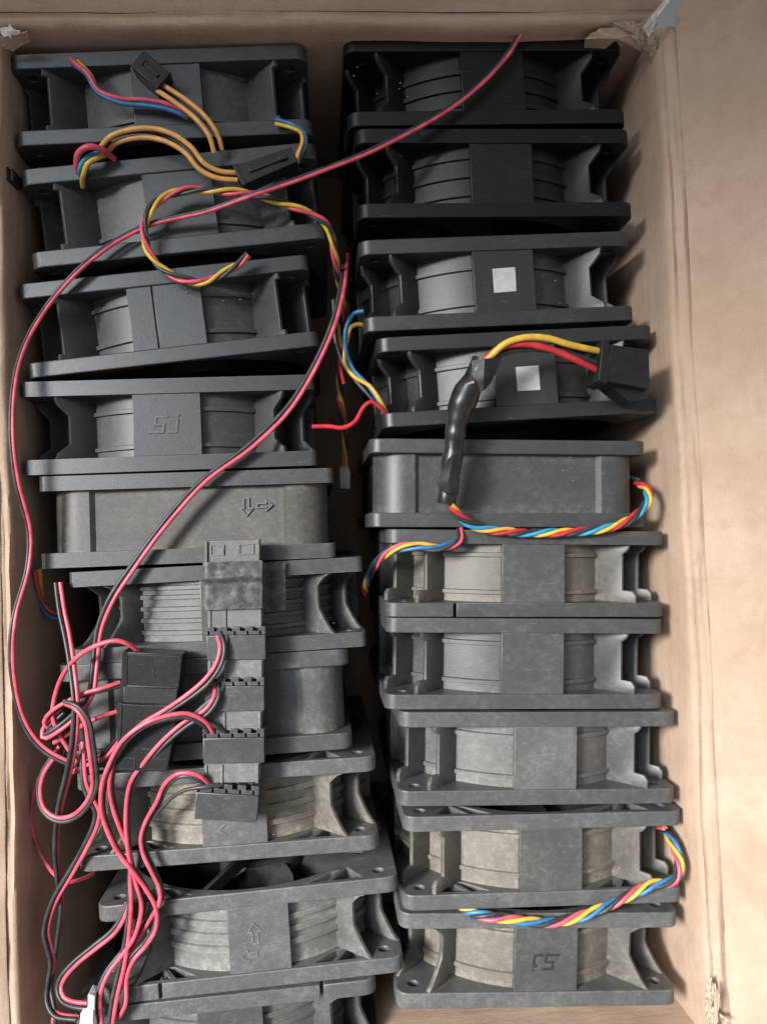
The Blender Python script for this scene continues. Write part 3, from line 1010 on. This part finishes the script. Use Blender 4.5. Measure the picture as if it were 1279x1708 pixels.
cable('power_cable', [(231, 1086, 10), (215, 1075, 14), (195, 1069, 16), (165, 1076, 15), (130, 1096, 12), (104, 1128, 9), (90, 1168, 7), (88, 1196, 7), (98, 1222, 7), (112, 1246, 6), (128, 1272, 6), (138, 1298, 5)],
      [('red', 'red_wire')], 'single red wire arching from the top of the clean black connector', r=.95, group=G1)
rb([(200, 1141, 9), (170, 1150, 11), (140, 1158, 10), (112, 1172, 9), (88, 1188, 8), (77, 1203, 7), (82, 1214, 6), (98, 1217, 6)], 'short red and black cable from the upper side of the black connector', .6, 300)
cable('power_cable', [(195, 1187, 9), (165, 1197, 11), (137, 1211, 9), (112, 1226, 6), (90, 1240, 4)], [('red', 'red_wire')], 'single red wire from the middle of the black connector', r=.95, group=G1)
rb([(195, 1236, 9), (176, 1258, 11), (152, 1269, 9), (130, 1277, 7), (112, 1290, 5)], 'short red and black cable from the lower side of the black connector', 2.6, 300)
rb([(108, 1172, 13), (128, 1180, 16), (145, 1202, 17), (152, 1240, 16), (157, 1285, 14), (158, 1312, 11), (146, 1342, 9), (122, 1364, 7), (94, 1367, 5), (72, 1350, 3), (65, 1322, 2), (72, 1288, 2), (90, 1262, 3)],
   'red and black cable making a round hanging loop by the left wall', 5.6, 380)
cable('power_cable', [(100, 1244, 3), (84, 1266, 2), (62, 1307, -1), (52, 1358, -3), (56, 1392, -4), (70, 1428, -4), (92, 1460, -3), (112, 1472, -3), (140, 1466, -6), (156, 1458, -10)],
      [('red', 'red_wire')], 'single red wire bowing out along the left wall', r=.85, group=G1)
rb([(136, 1240, 6), (138, 1262, 8), (141, 1307, 9), (151, 1332, 9), (162, 1354, 8), (160, 1374, 7), (141, 1416, 4), (117, 1458, 2), (92, 1500, 1), (80, 1532, 0), (76, 1556, 0), (80, 1576, 0), (87, 1606, 0), (82, 1640, 0), (80, 1668, 1), (92, 1692, 4), (130, 1700, 7)],
   'red and black cable zigzagging down the left wall to the cable tie', 2.4, 330)
rb([(362, 1053, 11), (371, 1078, 15), (366, 1106, 16), (346, 1136, 17), (310, 1166, 17), (272, 1190, 17), (240, 1208, 17), (207, 1240, 16), (190, 1278, 13), (185, 1312, 10), (191, 1350, 8), (204, 1388, 6), (217, 1424, 5), (216, 1470, 4), (217, 1507, 4), (213, 1558, 4), (204, 1610, 4), (191, 1666, 5), (184, 1715, 6)],
   'red and black cable from the first dusty connector below the tape', 6.0, 330)
rb([(360, 1138, 11), (361, 1162, 15), (345, 1187, 16), (312, 1206, 16), (276, 1236, 15), (243, 1274, 13), (222, 1304, 10), (213, 1345, 8), (212, 1390, 7), (218, 1436, 6), (229, 1474, 5), (238, 1508, 4), (232, 1541, 4), (221, 1567, 4), (202, 1592, 3), (178, 1624, 4), (165, 1660, 5), (168, 1715, 6)],
   'red and black cable from the second dusty connector of the strip', 6.1, 360)
rb([(354, 1226, 11), (340, 1206, 16), (312, 1193, 19), (280, 1196, 20), (244, 1208, 20), (208, 1236, 19), (184, 1278, 15), (172, 1315, 11), (171, 1350, 9), (180, 1384, 8), (200, 1424, 7), (222, 1452, 7), (246, 1488, 6), (260, 1520, 5), (258, 1550, 5), (242, 1576, 4), (221, 1600, 4), (209, 1632, 4), (207, 1672, 5), (196, 1695, 3)],
   'red and black cable from the third dusty connector of the strip', .2, 420)
rb([(348, 1311, 11), (328, 1296, 15), (302, 1293, 15), (279, 1308, 12), (263, 1340, 8), (246, 1370, 5), (238, 1396, 5), (242, 1424, 5), (256, 1454, 5), (268, 1482, 5), (268, 1502, 5), (256, 1524, 3), (238, 1550, 1), (222, 1576, -1), (204, 1604, -2)],
   'red and black cable curling from the lowest dusty connector', .3, 380)
cable('power_cable', [(371, 1310, 12), (345, 1313, 14), (310, 1318, 12), (285, 1332, 9), (268, 1350, 7), (258, 1362, 5)], [('black', 'black_wire')], 'thin black wire from the lowest dusty connector', r=.75, group=G1)
cable('power_cable', [(382, 1053, 11), (377, 1075, 14), (368, 1105, 15), (352, 1130, 15), (330, 1150, 15)], [('black', 'black_wire')], 'black wire leaving the first dusty connector', r=.95, group=G1)
cable('power_cable', [(380, 1138, 11), (366, 1155, 14), (342, 1175, 14), (325, 1190, 14), (308, 1207, 13)], [('black', 'black_wire')], 'black wire leaving the second dusty connector', r=.95, group=G1)
cable('power_cable', [(378, 1224, 11), (360, 1212, 14), (335, 1200, 15), (310, 1196, 16), (285, 1202, 15)], [('black', 'black_wire')], 'black wire leaving the third dusty connector', r=.95, group=G1)
rb([(213, 1505, 1), (207, 1526, 2), (190, 1554, 2), (158, 1581, 2), (127, 1606, 2), (105, 1630, 2), (98, 1648, 2), (104, 1667, 4), (122, 1676, 5), (146, 1679, 6)],
   'red and black cable crossing low from the bundle to the cable tie', 2.4, 420)
rb([(226, 1466, 1), (234, 1500, 1), (230, 1535, 0), (222, 1556, -2), (216, 1580, -4)], 'short red and black cable end tucked under the lower bundle', 1.4, 200, .9)

tie = empty('cable_tie', (0, 0, 0)); tag(tie, 'white cable tie round the wires at the bottom edge', 'cable tie')
bm = bmesh.new()
for (u, v) in ((0, 1),):
    quad_prism(bm, wq([(147, 1659), (158, 1662), (157, 1730), (145, 1728)], 8.5), 7.5, 8.7)
    quad_prism(bm, wq([(147, 1659), (158, 1662), (158, 1668), (146, 1664)], 7.4), 1.0, 7.4)
obj('strap', finish(bm, 'strap', .25), M['tie'], tie)
bm = bmesh.new(); quad_prism(bm, wq([(134, 1691), (155, 1687), (155, 1712), (132, 1714)], 10), 6.5, 10)
obj('tie_head', finish(bm, 'tie_head', .5), M['tie'], tie)

RYK = [('red', 'red_wire'), ('yellow', 'yellow_wire'), ('black', 'black_wire')]
RYBK = [('dred', 'red_wire'), ('yellow', 'yellow_wire'), ('cyan', 'blue_wire'), ('black', 'black_wire')]
RYBK2 = [('red', 'pink_wire'), ('yellow', 'yellow_wire'), ('blue', 'blue_wire'), ('black', 'black_wire')]
G2 = 'coloured fan leads'
cable('fan_lead', [(414, 424, 8), (400, 438, 7), (372, 456, 6), (340, 470, 6), (300, 464, 6), (262, 440, 6), (243, 405, 7), (242, 368, 8), (262, 337, 8), (300, 319, 8), (360, 318, 9), (420, 323, 9), (470, 337, 8), (520, 358, 6), (548, 380, 4),
                   (558, 420, -2), (562, 450, -10), (571, 500, -28), (568, 560, -46), (566, 640, -52), (575, 720, -60), (574, 780, -62)],
      RYK, 'twisted red, yellow and black lead curled into a loop on the second fan', r=.84, turns=27, phase=2.0, group=G2, wob=.5)
cable('fan_lead', [(752, 842, 10), (772, 866, 8), (805, 881, 5), (860, 888, 4), (920, 889, 4), (975, 886, 4), (1028, 877, 4), (1060, 860, 3), (1080, 836, 1), (1079, 818, -3), (1064, 806, -12), (1048, 800, -24)],
      RYBK, 'twisted four-colour lead hanging below the closed-sided right fan', r=.84, turns=25, phase=0.5, group=G2)
cable('fan_lead', [(768, 884, -2), (764, 902, 2), (732, 914, 3), (692, 911, 2), (662, 915, 0), (638, 928, -5), (622, 948, -12), (612, 970, -24), (606, 992, -44)],
      RYBK2, 'short four-colour lead drooping into the gap beside the speckled fan', r=.82, turns=40, phase=1.5, group=G2)
cable('fan_lead', [(1084, 1372, -24), (1108, 1386, -12), (1124, 1412, -3), (1133, 1442, 2), (1124, 1468, 4), (1084, 1478, 4), (1045, 1497, 4), (1000, 1518, 4), (950, 1535, 4), (905, 1540, 4), (850, 1533, 4), (805, 1528, 2), (768, 1519, -5), (748, 1512, -16)],
      RYBK2, 'twisted pink, yellow and blue lead across the lowest two right fans', r=.90, turns=27, phase=.2, group=G2)
cable('fan_lead', [(62, 950, -8), (64, 980, -12), (72, 1010, -16), (86, 1026, -18), (102, 1030, -20)], RYBK2[:3], 'small coloured lead in the dark beside the left wall', r=.9, turns=70, phase=1, group=G2)
cable('fan_lead', [(116, 98, -8), (128, 108, 2), (148, 124, 4), (164, 150, 4), (200, 166, 4), (245, 172, 4), (280, 180, 4), (312, 194, 3)], [('red', 'red_wire'), ('yellow', 'yellow_wire'), ('blue', 'blue_wire')],
      'red, yellow and blue lead lying on the topmost left fan', r=.95, turns=210, phase=1.2, group=G2, wob=1.4)
cable('fan_lead', [(268, 146, 6), (300, 166, 8), (335, 195, 9), (356, 225, 8), (364, 252, 5)], [('orange', 'orange_wire'), ('orange', 'orange_wire')], 'two orange wires from the small dark plug', r=1.05, turns=900, phase=.3, spread=2.0, group=G2)
cable('fan_lead', [(396, 297, 7), (365, 294, 8), (338, 280, 9), (316, 252, 10), (285, 230, 10), (248, 220, 9), (210, 222, 8), (184, 232, 6), (172, 246, 4)], [('orange', 'orange_wire'), ('orange', 'orange_wire'), ('black', 'black_wire')],
      'arched orange wires between the second fan and the black plug', r=1.05, turns=330, phase=.4, spread=2.0, group=G2, wob=.8)
cable('fan_lead', [(190, 264, 2), (172, 250, 8), (150, 244, 11), (132, 254, 9), (128, 276, 4), (132, 292, -2)], [('red', 'pink_wire')], 'pink wire loop on the flange of the second left fan', r=1.25, group=G2)
cable('fan_lead', [(176, 258, 2), (158, 262, 6), (144, 270, 6), (138, 286, 3), (138, 306, -5)], [('cyan', 'blue_wire'), ('yellow', 'yellow_wire'), ('black', 'black_wire')], 'blue, yellow and black wires bending over the second left flange', r=1.0, turns=500, phase=.2, group=G2)
cable('fan_lead', [(462, 203, 2), (486, 211, 5), (504, 222, 5), (506, 238, 4), (498, 258, 2), (494, 272, 0)], [('yellow', 'yellow_wire'), ('blue', 'blue_wire'), ('dred', 'red_wire')], 'thin yellow and blue wires at the end of the topmost left fan', r=.8, turns=90, phase=.2, group=G2)
for mk, wn, pts, lb in (
        ('blue', 'blue_wire', [(607, 519, -2), (592, 522, -3), (579, 545, -5), (577, 578, -7), (588, 614, -7), (612, 642, -6), (634, 676, -5), (640, 700, -10)], 'loose blue wire curling in the gap between the stacks'),
        ('yellow', 'yellow_wire', [(612, 548, -8), (600, 540, -5), (586, 544, -5), (578, 570, -8), (576, 608, -8), (592, 630, -6), (616, 644, -5), (634, 668, -4), (645, 690, -6)], 'loose yellow wire curling in the gap between the stacks'),
        ('black', 'black_wire', [(556, 500, -14), (560, 570, -14), (580, 618, -11), (612, 655, -8), (642, 690, -8)], 'loose black wire in the gap between the stacks'),
        ('dred', 'red_wire', [(520, 711, 1), (548, 711, 1), (572, 714, 1), (592, 704, 0), (606, 680, -1), (618, 671, -1), (634, 680, -2), (648, 696, -5)], 'loose red wire end crossing the gap between the stacks')):
    cable('loose_wire', pts, [(mk, wn)], lb, r=.95, group='loose wires in the gap', cat='wire')
cable('fan_lead', [(582, 560, -12), (568, 590, -18), (566, 600, -22), (574, 640, -26)], [('dred', 'red_wire')], 'red wire bend deep in the gap between the stacks', r=.9, group=G2)

# thick wires with taped joint on the right stack
tp = empty('taped_cable', (0, 0, 0)); tag(tp, 'cable joint wrapped in black tape with yellow and red wires', 'cable')
sp = px_path([(806, 600, 17), (794, 628, 16), (776, 660, 15), (762, 705, 13), (755, 760, 11), (748, 810, 9), (744, 840, 8)])
bm = None


def sleeve_r(t):
    base = 4.3 + 1.1 * math.exp(-((t - .28) / .10) ** 2) + .5 * math.exp(-((t - .72) / .05) ** 2) - .6 * (t > .55) - .4 * math.exp(-((t - .48) / .03) ** 2)
    base += .08 * abs(math.sin(t * 21 + .6))
    return np.array([base * (1 + .07 * mnoise.noise((t * 14, k * .7, 3))) * (1 + .08 * ((t * 8 + k / 16) % 1.0)) for k in range(16)])


obj('tape_wrap', tube_mesh(sp, 4.5, 'tape_wrap', 16, sleeve_r), M['tape'], tp)


def strip(name, rows, mat, parent):
    bm = bmesh.new(); R = [[bm.verts.new(at(*p)) for p in r] for r in rows]
    for a, b in zip(R, R[1:]):
        for k in range(len(a) - 1):
            bm.faces.new((a[k], a[k + 1], b[k + 1], b[k]))
    bmesh.ops.subdivide_edges(bm, edges=bm.edges[:], cuts=2, use_grid_fill=True)
    bmesh.ops.solidify(bm, geom=bm.faces[:], thickness=.25)
    return obj(name, finish(bm, name, 0, 45), mat, parent)


strip('tape_flag', [[(786, 602, 19), (808, 598, 22), (836, 596, 19)], [(790, 630, 20), (806, 632, 22), (826, 622, 18)], [(798, 652, 19), (806, 652, 20), (816, 640, 18)]], M['mtape'], tp)
strip('tape_flag', [[(748, 766, 15), (757, 756, 17.5), (768, 764, 15)], [(728, 806, 13), (748, 800, 16.5), (766, 796, 14)], [(742, 822, 13), (752, 822, 15), (764, 826, 12)]], M['mtape'], tp)
for mk, wn, pts in (('yellow', 'yellow_wire', [(800, 612, 17), (822, 590, 20), (842, 573, 22), (872, 563, 23), (908, 563, 23), (952, 575, 21), (1010, 588, 16)]),
                    ('dred', 'red_wire', [(796, 612, 17), (815, 593, 19), (838, 578, 20), (876, 574, 21), (920, 583, 20), (966, 603, 18), (1014, 626, 14)]),
                    ('black', 'black_wire', [(806, 616, 16), (832, 592, 17), (868, 582, 18), (920, 584, 18), (960, 594, 17), (1012, 610, 14)])):
    obj(wn, tube_mesh(px_path(pts), 1.35, wn, 12), M[mk], tp)
strip('exposed_core', [[(776, 640, 20.5), (790, 634, 20.5)], [(772, 650, 19.5), (792, 652, 19.5)]], M['fibre'], tp)

# ------------------------------------------------------------------ specks of debris on the fans
bm = bmesh.new()
rnd = random.Random(3)
spots = [(600, 130), (640, 150), (700, 240), (760, 260), (730, 460), (905, 490), (620, 460), (960, 780), (700, 1000), (420, 500), (540, 1050), (480, 1190), (560, 1360), (330, 480), (1010, 1450), (760, 1640), (450, 1400)]
for sx, sy in spots:
    for _ in range(rnd.randint(2, 6)):
        p = at(sx + rnd.gauss(0, 22), sy + rnd.gauss(0, 14), -0.2)
        s = rnd.uniform(.08, .30)
        a = rnd.uniform(0, 6.28)
        vs = [bm.verts.new((p[0] + s * (1 + .8 * rnd.random()) * math.cos(a + k * 1.57), p[1] + s * math.sin(a + k * 1.57) * rnd.uniform(.4, 1), p[2] + rnd.uniform(0, .25))) for k in range(4)]
        top = bm.verts.new((p[0], p[1], p[2] + .3))
        bm.faces.new(vs)
        for k in range(4):
            bm.faces.new((vs[k], vs[(k + 1) % 4], top))
fk = obj('dust_flakes', finish(bm, 'dust_flakes', 0, 10), M['flake'])
tag(fk, 'tiny pale flakes of debris scattered over the fans', 'debris', kind='stuff')
